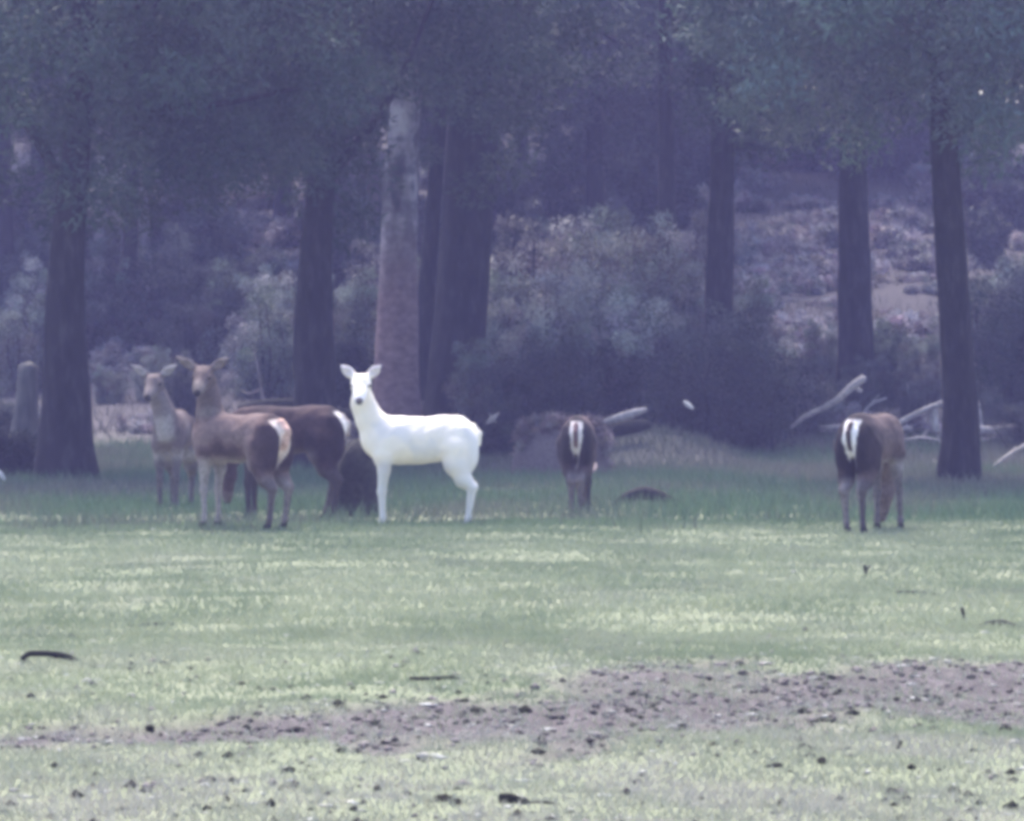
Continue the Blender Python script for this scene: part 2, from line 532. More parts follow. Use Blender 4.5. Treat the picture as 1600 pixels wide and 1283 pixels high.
# the wood on the hillside: three built trees, copied
protos = [tree('hillside_pine', 'dark pine of the wood on the hillside', 110, [(800, 300, 24), (800, 200, 21), (802, 100, 18)], M_PINE, 9.0,
               (3.6, 3.4, 1.8, 9.6), [(.070, .088, .080), (.066, .092, .072), (.080, .088, .084)][k], 60 + k, 'pines massed on the hillside', nclump=330) for k in range(3)]
rng = np.random.default_rng(5)
spots = []
for Yr, z in ((84, -12.0), (86, -8.8), (84, -6.2), (87, -3.6), (86, -1.0), (88, 1.6), (91, 3.6), (104, 5.0), (106, 7.6), (102, 10.4), (84, 11.6),
              (96, -10.5), (97, -7.2), (96, -4.6), (98, -2.0), (99, .6), (102, 3.0), (114, 5.6), (116, 8.8), (110, 12.0), (110, -12),
              (110, -8.6), (112, -5.4), (112, -2.2), (114, 1.2), (126, 4), (128, 8), (128, 12), (126, -13), (128, -8), (128, -3.5), (130, 0.4)):
    spots.append((z + rng.normal() * .3, Yr + rng.normal() * .8))
for k, (x, y) in enumerate(spots):
    o = protos[k] if k < 3 else copy_tree(protos[k % 3])
    o.location = (x, y, gz(x, y)); o.rotation_euler = (0, 0, rng.random() * 6.28)
    s = .9 + .25 * rng.random(); o.scale = (s, s, s)


def shrub(label, Y, px0, px1, ytop, ybase, colour, seed, leaf=(.055, .028), n=120, per=150, name='shrub', var=.45, group='shrubs under the pines'):
    rng = np.random.default_rng(seed)
    sc = Y / F_PX
    x = (px0 + px1) / 2
    base = at(x, ybase, Y); base[2] = gz(base[0], Y)
    w = (px1 - px0) * sc / 2
    h = at(x, ytop, Y)[2] - base[2]
    root = empty(name, base)
    nl = 5 + seed % 4
    lobes = []
    for k in range(nl):
        ox = w * .72 * ((k + .5) / nl * 2 - 1) + rng.normal() * w * .1
        lobes.append((ox, rng.normal() * w * .3, h * np.clip(1.06 - .55 * abs(ox / w) ** 1.5 - .38 * rng.random(), .3, 1), w * (.30 + .25 * rng.random())))
    lobes[nl // 2] = (lobes[nl // 2][0], 0, h * .97, w * .45)
    cents, sp, stems = [], [], []
    while len(cents) < n:
        lx, ly, lh, lr = lobes[rng.integers(nl)]
        out = rng.normal(size=2) * lr * .62
        tip = np.array([lx + out[0], ly + out[1], lh * (1 - .35 * min(1, np.hypot(*out) / (lr * 1.2)) ** 2) * (.8 + .22 * rng.random())])
        root_ = np.array([lx * .75, ly * .75, -.1])
        bend = rng.normal(size=3) * .08 * h
        for t in np.linspace(.22, 1, 6):
            p = root_ + (tip - root_) * t + bend * math.sin(t * 3.14) + rng.normal(size=3) * .05
            p[2] = max(p[2], .03)
            cents.append(p); sp.append((.30 - .14 * t) * (.40 + .22 * (h + w)))
        if len(stems) < 14:
            stems.append(tube(smoothpath(np.array([root_, (root_ + tip) / 2 + bend, tip]), 7, 1), np.linspace(.028, .006, 7), 6))
    cents = np.array(cents); sp = np.array(sp); n = len(cents)
    V, F = merge(stems)
    mesh_obj('stem', V, F, M_PINE, root)['kind'] = 'stuff'
    crown_mesh('foliage', M_LEAF, root, cents, per, np.clip(sp, .09, .5), leaf, colour, rng, .45, .9, var)
    tag(root, label, 'shrub', group)
    return root


OLIVE, DKSH, GRSH = (.19, .195, .19), (.030, .036, .036), (.13, .155, .13)
shrub('large pale olive shrub between the thickest pine and the big dark shrub', 66, 770, 1040, 345, 660, (.30, .305, .29), 81, n=300, per=150, var=.6)
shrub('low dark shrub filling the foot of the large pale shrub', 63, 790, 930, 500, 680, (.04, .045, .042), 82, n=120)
shrub('big dark shrub below the slim dark pine, in the middle of the wood edge', 62, 1010, 1265, 455, 690, DKSH, 83, n=220, per=110)
shrub('grey green shrub in front of the upright pine at the hillside gap', 72, 1280, 1465, 495, 640, GRSH, 84, n=120)
shrub('dark shrub at the right edge of the picture, behind the pale logs', 66, 1515, 1660, 425, 660, (.05, .06, .055), 85, n=140)
shrub('pale green shrub left of the dark pine behind the deer', 70, 375, 470, 440, 620, GRSH, 86, n=90)
shrub('dark rounded shrub between the dark pine and the reddish trunk', 66, 515, 590, 455, 650, DKSH, 87, n=90)
shrub('pale twiggy shrub right of the thickest pine, behind the white deer rump', 64, 735, 815, 540, 690, (.10, .10, .09), 88, n=70)
shrub('dark low shrub behind the rump of the white deer', 60, 735, 815, 640, 715, (.028, .032, .032), 89, n=80)
shrub('dark shrub at the left edge of the picture, in front of the pale stump shaped light gap', 55, -70, 45, 640, 750, DKSH, 90, n=90)
shrub('tall dark thicket deep in the wood above the two brown deer', 80, 235, 385, 290, 590, DKSH, 91, n=200)
shrub('pale thin bush left of the leftmost thick pine', 78, 10, 80, 380, 590, OLIVE, 92, n=70, per=50)
shrub('grey shrub on the hillside right of the tall leaning pine', 80, 1500, 1620, 400, 520, (.11, .12, .10), 93, n=90)
shrub('pale small shrub between the slender trunk and the slim dark pine', 72, 1058, 1108, 380, 470, OLIVE, 95, n=60)
shrub('pale twiggy shrub left of the fallen forked branch', 70, 1225, 1290, 560, 650, (.17, .15, .15), 96, n=60, per=40)


th = [shrub('dark undergrowth thicket deep in the wood', 78, 700 + k, 850 + k, 330, 560, (.075, .082, .080), 110 + k, (.11, .05), 150, 110,
            'thicket', group='dark thickets between the trunks') for k in range(3)]
rng = np.random.default_rng(9)
for k, (x, y, s_) in enumerate([(-10.6, 76, 1.2), (-8.6, 79, 1.0), (-7.2, 76, 1.1), (-5.6, 80, 1.2), (-4.4, 77, .9), (-3.0, 81, 1.1), (-1.2, 82, 1.1), (-2.0, 77, .7), (.4, 79, 1.0), (1.8, 82, 1.0), (3.2, 80, .9), (3.6, 92, .9),
                                (10.3, 78, 1.1), (12, 80, 1.2), (5.6, 106, 1.1), (7.2, 106, 1.0), (8.8, 104, 1.2), (10.4, 95, 1.2), (9.6, 88, .7), (-9.4, 84, 1.3), (-6.5, 86, 1.2), (-.2, 88, 1.2), (2.6, 90, 1.2), (4.6, 108, 1.3), (6.6, 110, 1.3), (9, 110, 1.3), (1.4, 97, 1.4), (4.3, 99, 1.2), (10, 104, 1.5), (-.6, 95, 1.3), (2.9, 104, 1.5), (-3.6, 90, 1.3), (.8, 93, 1.2)]):
    o = th[k] if k < 3 else copy_tree(th[k % 3])
    o.location = (x, y, gz(x, y)); o.rotation_euler = (0, 0, rng.random() * 6.28); o.scale = (s_, s_, s_)


sb_ = [shrub(['pale grey green scrub bush in the thicket under the pines', 'mid green scrub bush in the thicket under the pines', 'dark scrub bush in the thicket under the pines', 'greyish mauve scrub bush in the thicket under the pines'][k], 66, 700 + k, 900 + k, 470, 680, [(.24, .245, .235), (.15, .165, .15), (.06, .067, .067), (.15, .148, .152)][k], 150 + k, (.055, .026), 168, 130,
             'scrub_bush', .6, 'scrub bushes massed under the pines') for k in range(4)]
rng = np.random.default_rng(29)
sspots = [(780, 71, 1.15, 0), (840, 72, 1.45, 3), (905, 73, 1.5, 0), (960, 72, 1.5, 1), (1015, 73, 1.35, 0), (1070, 74, 1.3, 3), (1165, 72, .8, 1), (1225, 70, .55, 0),  # tall back row mostly pale, its colour standing in for the thicket's lit tops
          (760, 65, .8, 1), (830, 64, .85, 2), (885, 65, .95, 1), (945, 65, 1.0, 2), (1005, 66, 1.05, 1), (1075, 64, .95, 2), (1140, 64, 1.1, 2), (1205, 64, .9, 2), (1250, 66, .6, 3),  # low front row mostly dark, its colour standing in for shade below
          (1290, 72, .5, 1), (1400, 72, .5, 0), (1440, 71, .45, 1), (1555, 72, 1.1, 1), (1600, 70, 1.1, 2), (1275, 64.5, .32, 2), (1420, 66, .32, 2), (1350, 68, .5, 2), (1455, 69, .4, 3), (1560, 64, .45, 2), (1610, 62, .5, 2),
          (545, 72, .9, 1), (600, 74, 1.1, 3), (680, 74, 1.0, 1), (430, 72, 1.0, 0), (385, 74, 1.0, 1), (330, 74, .9, 2), (290, 76, 1.1, 2), (20, 72, .9, 1), (60, 76, 1.0, 0), (165, 77, .8, 3), (235, 76, .8, 1), (0, 62, .5, 2), (170, 70, .35, 1), (240, 70, .45, 1), (300, 68, .55, 2), (1386, 69, .45, 2)]
first = {}
for px, Y, s_, k in sspots:
    o = copy_tree(sb_[k]) if k in first else sb_[k]
    first[k] = 1
    x = (px - CX) / F_PX * Y
    o.location = (x, Y, gz(x, Y) - .05); o.rotation_euler = (0, 0, rng.random() * 6.28); o.scale = (s_, s_, s_ * (.92 + .2 * rng.random()))
hb_ = [shrub('low grey heath bush on the slope behind the trees', 80, 700 + k, 860 + k, 455, 520, [(.27, .245, .26), (.21, .21, .215), (.29, .27, .275)][k], 130 + k, (.09, .035), 96, 70,
             'heath_bush', .5, 'heath bushes on the slope') for k in range(3)]
rng = np.random.default_rng(19)
hs = [(-9.6 + (k % 12) * 1.85 + rng.normal() * .5, 67 + (k // 12) * 6.2 + rng.normal() * 1.6, .55 + .3 * (k // 12) * .5 + .5 * rng.random()) for k in range(84)] + [(4.4 + (k % 6) * .85 + rng.normal() * .25, 77 + (k // 6) * 3.6 + rng.normal() * .8, .6 + .3 * rng.random()) for k in range(42)]
for k, (x, y, s_) in enumerate(hs):
    o = hb_[k] if k < 3 else copy_tree(hb_[k % 3])
    o.location = (x, y, gz(x, y) - .05); o.rotation_euler = (0, 0, rng.random() * 6.28); o.scale = (s_ * 1.1, s_ * 1.1, s_)


# ------------------------------------------------------------------ dead wood
def branch(name, label, pts, mat_, cat, Ys, seg=9, rough=.12, seed=1, group=None, sub=3, twigs=()):
    """pts: (px, py, width px); Ys one depth or one for each point"""
    if not hasattr(Ys, '__len__'): Ys = [Ys] * len(pts)
    P = np.array([(*at(px, py, Y), w * Y / F_PX / 2) for (px, py, w), Y in zip(pts, Ys)])
    Q = smoothpath(P, max(8, len(P) * sub), 1)
    o = Q[:, :3].mean(0); o[2] = gz(o[0], o[1])
    parts = [tube(Q[:, :3] - o, Q[:, 3], seg, rough, seed)]
    for tw in twigs:
        T = np.array([(*at(px, py, Ys[0] + .05), w * Ys[0] / F_PX / 2) for px, py, w in tw])
        T = smoothpath(T, 7, 1)
        parts.append(tube(T[:, :3] - o, T[:, 3], 7, rough, seed + 3))
    V, F = merge(parts)
    b = mesh_obj(name, V, F, mat_)
    b.location = o
    tag(b, label, cat, group)
    return b


branch('fallen_branch', 'pale crooked dead branch pointing up above the right deer', [(1236, 668, 5), (1258, 650, 8), (1290, 636, 9), (1312, 622, 12), (1330, 604, 14), (1350, 591, 13)], M_DEAD, 'branch', 62.2, rough=.25,
       twigs=[[(1336, 606, 7), (1346, 612, 6)]])
branch('fallen_log', 'thin pale log lying on the ground behind the right deer', [(1280, 671, 10), (1320, 668, 12), (1400, 672, 10), (1470, 668, 12)], M_DEAD, 'log', 64.2, seed=2, rough=.25)
branch('fallen_branch', 'pale branch slanting up to the tall leaning pine', [(1375, 705, 8), (1394, 668, 9), (1420, 652, 10), (1455, 636, 10), (1480, 628, 10)], M_DEAD, 'branch', 62.6, seed=3, rough=.25,
       twigs=[[(1458, 637, 14), (1459, 655, 14), (1462, 675, 15)]])
branch('fallen_log', 'pale split log lying right of the tall leaning pine', [(1528, 672, 14), (1560, 675, 18), (1585, 670, 16), (1606, 664, 8)], M_DEAD, 'log', 62.8, seed=4, rough=.25,
       twigs=[[(1533, 670, 8), (1530, 640, 6), (1527, 626, 5)]])
branch('fallen_branch', 'thin pale branch leaning out of the dark shrub at the right edge', [(1575, 580, 6), (1590, 565, 6), (1612, 545, 5), (1640, 640, 5)], M_DEAD, 'branch', 66, seed=5)
branch('fallen_log', 'short bleached log lying above the grass bank, right of the grazing middle deer', [(942, 661, 10), (962, 655, 14), (990, 646, 15), (1010, 640, 7)], M_DEAD, 'log', 59.6, seed=6)
branch('fallen_log', 'dark rotten log under the short bleached log, right of the grazing middle deer', [(940, 676, 14), (965, 672, 22), (995, 666, 22), (1015, 664, 12)], M_DARKWOOD, 'log', 59.4, seed=16, rough=.3)
branch('branch_stub', 'bright white stub of wood in front of the big dark shrub', [(1068, 627, 3), (1072, 630, 7), (1077, 634, 7), (1083, 639, 3)], M_WHITE, 'wood stub', 59.4, seed=7, rough=.4)
branch('branch_stub', 'small white stub of wood behind the white deer rump', [(760, 662, 3), (766, 657, 8), (771, 653, 7), (780, 645, 2)], M_DEAD, 'wood stub', 59.2, seed=8, rough=.4, twigs=[[(768, 656, 4), (776, 660, 2)], [(770, 654, 3), (764, 645, 2)]])
branch('branch_stub', 'small white stub of wood at the left edge of the grass', [(-14, 731, 5), (-4, 737, 9), (2, 742, 9), (8, 750, 4)], M_WHITE, 'wood stub', 52, seed=9, rough=.4)
for k, (lab, pts, Yk) in enumerate([
        ('thin grey branch lying across the ground right of the tall leaning pine', [(1520, 690, 5), (1560, 683, 6), (1610, 690, 5)], 63.5),
        ('grey forked stick slanting down to the grass at the right edge', [(1545, 735, 5), (1575, 712, 6), (1612, 690, 6)], 58),
        ('short grey branch left of the tall leaning pine, under the slanting branch', [(1405, 690, 5), (1440, 684, 7), (1470, 690, 5)], 63),
        ('thin grey upright twig behind the right deer', [(1420, 668, 4), (1424, 640, 5), (1418, 600, 3)], 66),
        ('crooked grey stick above the back of the right deer', [(1345, 650, 4), (1362, 630, 5), (1385, 622, 3)], 66)]):
    x_, y_, w_ = pts[1]
    branch('fallen_branch', lab, pts, M_DEAD, 'branch', Yk, 7, .3, 50 + k, twigs=[[(x_, y_, w_ * .7), (x_ + 12, y_ - 14, w_ * .3)]])
branch('fallen_log', 'dark bent log lying in the grass right of the grazing middle deer', [(958, 792, 8), (978, 777, 18), (1005, 770, 24), (1030, 776, 22), (1056, 788, 16)], M_DARKWOOD, 'log', 45.6, seed=10)
branch('fallen_log', 'long dark log lying behind the back of the dark brown deer', [(372, 640, 12), (410, 632, 18), (470, 632, 18), (560, 650, 14), (600, 690, 10)], M_DARKWOOD, 'log', [63.5, 63.5, 63.5, 63.3, 63.3], seed=11)
branch('sapling', 'thin pale bare sapling in front of the pale green shrub', [(414, 660, 5), (410, 612, 5), (404, 580, 4), (398, 550, 3)], M_PALEBARK, 'sapling', 66, seed=12, twigs=[[(409, 608, 3), (390, 616, 3), (378, 612, 2)]])

# pale stump shape put in for a gap of light, dark stump, bracken heap
Yp = 60
b0 = at(38, 690, Yp); b0[2] = gz(b0[0], Yp)
P = np.array([(*at(34, 745, Yp), .26), (*at(36, 700, Yp), .22), (*at(40, 650, Yp), .18), (*at(43, 600, Yp), .15), (*at(45, 572, Yp), .145)])
Q = smoothpath(P, 16, 1)
V, F = tube(Q[:, :3] - b0, Q[:, 3], 18, .15, 4)
st = mesh_obj('stump_shape', V, F, M_GAPGREY); st.location = b0
tag(st, 'tall pale stump shape standing in for a gap of light, left of the leftmost thick pine', 'stump')
Yd = 42.8
b0 = at(556, 800, Yd); b0[2] = gz(b0[0], Yd)
parts = [tube(smoothpath(np.array([(0, 0, -.1), (.0, 0, .25), (.02, .02, .55), (.05, .03, .74)]), 12, 1), np.array([.30, .28, .26, .25, .24, .23, .22, .22, .2, .18, .14, .06]), 20, .3, 6)]
V, F = merge(parts)
st = mesh_obj('stump_shape', V, F, M_DARKWOOD); st.location = b0
tag(st, 'dark broken stump between the dark brown deer and the white deer', 'stump')

rngb = np.random.default_rng(77)
Yb = 56
hb = at(880, 705, Yb); hb[2] = gz(hb[0], Yb)
root = empty('bracken_heap', hb)
V, F = lump(.70, .5, .80, 3, 18, 10, .22)
V[:, 2] = np.tanh(V[:, 2] * 1.9) * .76
c = np.tile(np.array([(.15, .122, .12)]), (len(V), 1))
mesh_obj('mound', V, F, M_SOIL, root, col=c)
cents = np.stack([rngb.uniform(-.6, .6, 130), rngb.uniform(-.4, .2, 130), np.zeros(130)], 1)
cents[:, 2] = (np.clip(1 - (cents[:, 0] / .70) ** 6, .05, 1)) * .78 * rngb.random(130) ** .35
crown_mesh('fronds', M_LEAF, root, cents, 40, np.full(130, .07), (.09, .03), (.19, .155, .152), rngb, .4, .8, .4)
tag(root, 'pinkish brown heap of dead bracken behind the grazing middle deer', 'bracken heap')


# ------------------------------------------------------------------ deer
def surface_nets(D, o, h):
    s = D < 0
    nx, ny, nz = D.shape
    cs = np.zeros((nx - 1, ny - 1, nz - 1), np.int8)
    for a in (0, 1):
        for b in (0, 1):
            for c in (0, 1):
                cs += s[a:nx - 1 + a, b:ny - 1 + b, c:nz - 1 + c]
    act = (cs > 0) & (cs < 8)
    I = np.argwhere(act)
    idx = -np.ones(act.shape, np.int64); idx[act] = np.arange(len(I))
    acc = np.zeros((len(I), 3)); cnt = np.zeros(len(I))
    corners = [(a, b, c) for a in (0, 1) for b in (0, 1) for c in (0, 1)]
    for p in corners:
        for ax in range(3):
            if p[ax]: continue
            q = list(p); q[ax] = 1
            d0 = D[I[:, 0] + p[0], I[:, 1] + p[1], I[:, 2] + p[2]]; d1 = D[I[:, 0] + q[0], I[:, 1] + q[1], I[:, 2] + q[2]]
            m = (d0 < 0) != (d1 < 0)
            t = np.where(m, d0 / np.where(m, d0 - d1, 1), 0)
            pt = np.tile(np.array(p, float), (len(I), 1)); pt[:, ax] = t
            acc[m] += pt[m]; cnt += m
    V = (I + acc / cnt[:, None]) * h + o
    Fs = []
    for ax in range(3):
        b, c = [(1, 2), (2, 0), (0, 1)][ax]
        sl0 = [slice(1, -1)] * 3; sl0[ax] = slice(0, -1)
        sl1 = [slice(1, -1)] * 3; sl1[ax] = slice(1, None)
        s0, s1 = s[tuple(sl0)], s[tuple(sl1)]
        E = np.argwhere(s0 != s1)
        flip = s0[s0 != s1]
        off = np.array([1, 1, 1]); off[ax] = 0
        E = E + off
        def g_(db, dc):
            K = E.copy(); K[:, b] += db; K[:, c] += dc
            return idx[K[:, 0], K[:, 1], K[:, 2]]
        q = np.stack([g_(-1, -1), g_(0, -1), g_(0, 0), g_(-1, 0)], 1)
        q[~flip] = q[~flip][:, ::-1]
        Fs.append(q)
    return V, np.concatenate(Fs)


class Body:
    def __init__(self, lo, hi, h=.0105):
        self.h = h; self.o = np.array(lo, float)
        self.n = [int((hi[k] - lo[k]) / h) + 1 for k in range(3)]
        self.D = np.full(self.n, 1.0, np.float32)

    def _box(self, lo, hi):
        a = np.clip(np.floor((np.array(lo) - self.o) / self.h).astype(int), 0, self.n)
        b = np.clip(np.ceil((np.array(hi) - self.o) / self.h).astype(int) + 1, 0, self.n)
        g = [self.o[k] + np.arange(a[k], b[k]) * self.h for k in range(3)]
        X = np.stack(np.meshgrid(*g, indexing='ij'), -1)
        return tuple(slice(a[k], b[k]) for k in range(3)), X

    def _join(self, sl, d, k):
        D = self.D[sl]
        h_ = np.clip(.5 + .5 * (D - d) / k, 0, 1)
        self.D[sl] = D * (1 - h_) + d * h_ - k * h_ * (1 - h_)

    def cone(self, a, b, ra, rb, k=.03, sy=1.0):
        a, b = np.array(a, float), np.array(b, float)
        pad = max(ra, rb) * max(1, sy) + .12
        sl, X = self._box(np.minimum(a, b) - pad, np.maximum(a, b) + pad)
        S = np.array([1, 1 / sy, 1.0])
        mid = np.array([0, (a[1] + b[1]) / 2, 0])
        Xs = (X - mid) * S; a_, b_ = (a - mid) * S, (b - mid) * S
        ab = b_ - a_
        t = np.clip(((Xs - a_) @ ab) / max(1e-9, ab @ ab), 0, 1)
        d = np.linalg.norm(Xs - a_ - t[..., None] * ab, axis=-1) - (ra + (rb - ra) * t)
        self._join(sl, d, k)

    def chain(self, P, r, k=.03, sy=1.0):
        for i_ in range(len(P) - 1): self.cone(P[i_], P[i_ + 1], r[i_], r[i_ + 1], k, sy)

    def ell(self, c, r, k=.05, M=None):
        c, r = np.array(c, float), np.array(r, float)
        pad = r.max() + .12
        sl, X = self._box(c - pad, c + pad)
        L = X - c
        if M is not None: L = L @ np.array(M).T
        q = np.linalg.norm(L / r, axis=-1); g = np.linalg.norm(L / r ** 2, axis=-1)
        self._join(sl, q * (q - 1) / np.maximum(g, 1e-6), k)

    def carve(self, c, r, k=.01, M=None):
        c, r = np.array(c, float), np.array(r, float)
        sl, X = self._box(c - r.max() - .05, c + r.max() + .05)
        L = (X - c) @ (np.array(M).T if M is not None else np.eye(3))
        q = np.linalg.norm(L / r, axis=-1); g = np.linalg.norm(L / r ** 2, axis=-1)
        d = -(q * (q - 1) / np.maximum(g, 1e-6))
        D = self.D[sl]
        h_ = np.clip(.5 - .5 * (D - d) / k, 0, 1)
        self.D[sl] = D * (1 - h_) + d * h_ + k * h_ * (1 - h_)

    def mesh(self):
        g = [self.o[k] + np.arange(self.n[k]) * self.h for k in range(3)]
        X = np.stack(np.meshgrid(*g, indexing='ij'), -1)
        m_ = np.abs(self.D) < .04
        P = X[m_]
        self.D[m_] += ((fbm(P[:, 0] * 11 + P[:, 2] * 5 + 20, P[:, 1] * 11 - P[:, 2] * 6 + 20, 91, 3) - .5) * .016 * smooth(.3, .6, P[:, 2])).astype(np.float32)
        return surface_nets(self.D, self.o, self.h)


def unit(v):
    v = np.array(v, float); return v / np.linalg.norm(v)


def deer(label, foot, yaw, scale, coat, head, neck, face, legs=None, ear_spread=.9, slim=1.0, seed=0, ears_up=.75, ear=(.10, .05), tailr=1.0, rw=1.0):
    """Local frame: +X nose end, +Y the animal's left, +Z up, withers about 1 m. head = poll point, face = nose direction, neck = points."""
    lo = [-.75, -.62, -.04]; hi = [1.15, .62, 1.62]
    B = Body(lo, hi)
    # trunk
    B.ell((.22, 0, .80), (.28, .165 * slim, .215), .06)
    B.ell((.00, 0, .785), (.36, .170 * slim, .205), .08)
    B.ell((-.27, 0, .825), (.27, .165 * slim, .195), .08)
    B.ell((.34, 0, .87), (.17, .10 * slim, .13), .06)        # withers
    B.ell((.39, 0, .80), (.13, .105 * slim, .14), .07)        # brisket
    B.cone((-.38, 0, .945), (.30, 0, .93), .06, .055, .06)   # back line
    # legs
    L = dict(fl=[(.33, .09, .66), (.33, .09, .52), (.35, .085, .33), (.34, .085, .09), (.355, .085, .0)],
             fr=[(.33, -.09, .66), (.31, -.09, .52), (.33, -.085, .33), (.325, -.085, .09), (.34, -.085, .0)],
             hl=[(-.32, .10, .72), (-.32, .105, .53), (-.475, .10, .365), (-.44, .095, .09), (-.42, .095, .0)],
             hr=[(-.32, -.10, .72), (-.33, -.105, .53), (-.495, -.10, .37), (-.455, -.095, .09), (-.435, -.095, .0)])
    if legs: L.update(legs)
    for k_, P in L.items():
        if k_[0] == 'f':
            B.ell((P[0][0] - .01, P[0][1], P[0][2] + .06), (.12, .07, .17), .05)
            B.chain(P, [.082, .049, .031, .022, .027], .03)
        else:
            B.ell(((P[0][0] + P[1][0]) / 2 - .06, P[0][1], .70), (.165, .078, .23), .06)
            A_, B_, C_ = [np.array(q_) for q_ in P[:3]]
            B.chain([A_, B_ + (-.01, 0, .05), (B_ * .45 + C_ * .55) + (.012, 0, .0), C_], [.12, .095, .064, .045], .05)
            B.chain(P[2:], [.038, .0235, .028], .03)
        h0 = np.array(P[-1])
        B.cone(h0 + (.0, 0, .03), h0 + (.035, 0, .012), .030, .024, .012)
    # neck
    nk = [np.array(p, float) for p in neck]
    B.chain(nk, np.linspace(.140, .082, len(nk)), .06, .85)
    # head
    head = np.array(head, float); f = unit(face)
    side = unit(np.cross((0, 0, 1), f)); up = np.cross(f, side)
    B.ell(head + f * .03, (.105, .092, .092), .04, np.stack([f, side, up]))
    B.cone(head + f * .07 - up * .005, head + f * .23 - up * .025, .080, .052, .03)
    B.cone(head + f * .21 - up * .027, head + f * .285 - up * .035, .050, .040, .02)
    B.cone(head + f * .06 - up * .055, head + f * .20 - up * .05, .055, .040, .03)   # jaw
    el, ew = ear
    for s_ in (1, -1):
        B.ell(head + f * .095 + side * .072 * s_ + up * .022, (.024, .024, .022), .015)  # brow and eye
        e = unit(side * s_ * ear_spread + up * ears_up - f * .12)
        fr = unit(f + e * -(f @ e)); w_ = np.cross(e, fr)
        c_ = head + side * .066 * s_ + up * .050 - f * .02 + e * el * .95
        M = np.stack([e, w_, fr])
        B.ell(c_, (el, ew, .022), .015, M)
        B.carve(c_ + fr * .020 + e * .012, (el * .72, ew * .68, .016), .006, M)
        B.cone(head + side * .05 * s_ + up * .045, c_ - e * el * .6, .034, .026, .02)
        B.cone(c_ + e * el * .55, c_ + e * el * 1.3, ew * .42, .009, .012)
    # tail
    B.chain([(-.49, 0, .93), (-.54, 0, .86), (-.548, 0, .76)], [.026 * tailr, .028 * tailr, .016 * tailr], .012)
    V, F = B.mesh()
    # coat
    x, y, z = V.T
    rngd = np.random.default_rng(seed)
    n1 = fbm(x * 4 + 3, z * 4 + y * 2 + seed, 31 + seed, 3)
    n2 = fbm(x * 14 + 3, z * 14 + y * 9 + seed, 37 + seed, 2)
    col = np.tile(np.array(coat['body'], float), (len(V), 1))

    def paint(mask, c):
        m_ = np.clip(mask, 0, 1)[:, None]
        col[:] = col * (1 - m_) + np.array(c, float) * m_
    hd = V - head
    along, sid, upp = hd @ f, hd @ side, hd @ up
    dist_head = np.linalg.norm(hd, axis=1)
    is_head = smooth(.42, .34, dist_head) * smooth(.9, 1.0, z if coat.get('headup', True) else z + 9)
    if not coat.get('headup', True): is_head = smooth(.34, .28, dist_head)
    body_m = (1 - is_head)
    paint(body_m * smooth(.46, .60, n1) * .85, coat['light'])
    paint(body_m * smooth(.48, .34, n1) * .75, coat['dark'])
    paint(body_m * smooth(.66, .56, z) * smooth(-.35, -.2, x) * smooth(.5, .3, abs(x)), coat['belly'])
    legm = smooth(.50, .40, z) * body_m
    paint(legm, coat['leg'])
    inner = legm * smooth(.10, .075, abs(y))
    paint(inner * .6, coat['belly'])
    paint(body_m * smooth(.05, .02, abs(y)) * smooth(.95, .98, z) * smooth(.35, .2, x), coat['dark'])
    # rump: two pale bands beside the tail that run together down the thighs, with a dark rim
    back = smooth(-.36, -.43, x)
    wz = np.interp(z, [.48, .62, .80, .95], [.020, .040, .075, .085]) * rw * (.75 + .5 * fbm(y * 22 + 9, z * 16 + seed, 3, 2))
    paint(back * smooth(.19, .15, abs(y)) * smooth(.46, .58, z) * smooth(1.06, .99, z) * .95, coat['dark'])
    paint(smooth(-.40, -.45, x) * smooth(1.15, .95, abs(y) / wz) * smooth(.46, .54, z) * smooth(.985, .945, z), coat['rump'])
    paint(smooth(.030, .022, abs(y) / tailr) * smooth(-.46, -.50, x) * smooth(.66, .72, z), coat['tail'])
    paint(smooth(.56, .48, z) * smooth(.10, .2, x) * body_m * .9, coat.get('fore', coat['leg']))
    if 'throat' in coat: paint(smooth(.44, .54, x - (z - .8) * .05) * smooth(.66, .74, z) * smooth(1.22, 1.12, z) * .8, coat['throat'])
    hoof = smooth(.055, .045, z)
    paint(hoof, coat['hoof'])
    # head and ears
    paint(is_head * .8, coat['head'])
    paint(is_head * smooth(.15, .22, along), coat['muzzle'])
    earm = smooth(.10, .125, abs(sid) * .75 + np.maximum(upp, 0) * .55) * is_head * smooth(.04, .07, upp)
    paint(earm, coat['ear'])
    for s_ in (1, -1):
        ce = head + f * .11 + side * .092 * s_ + up * .024
        paint(smooth(.024, .016, np.linalg.norm(V - ce, axis=1)), (.015, .012, .012))
    nose = head + f * .32 - up * .022
    paint(smooth(.046, .034, np.linalg.norm(V - nose, axis=1)), coat['nose'])
    col *= (1 + coat.get('mottle', .24) * (n2 - .5))[:, None]
    loc = np.array([foot[0], foot[1], gz(foot[0], foot[1])])
    o = mesh_obj('deer', V, F, coat.get('mat', M_COAT), col=np.clip(col, .004, .9))
    o.location = loc; o.rotation_euler = (0, 0, yaw); o.scale = (scale,) * 3
    tag(o, label, 'deer', 'herd of deer at the wood edge')
    return o


def coat(body, light, dark, belly, leg, rump, tail, head, ear, muzzle, nose=(.02, .018, .018), hoof=(.03, .027, .025), headup=True):
    return dict(body=body, light=light, dark=dark, belly=belly, leg=leg, rump=rump, tail=tail, head=head, ear=ear, muzzle=muzzle, nose=nose, hoof=hoof, headup=headup)


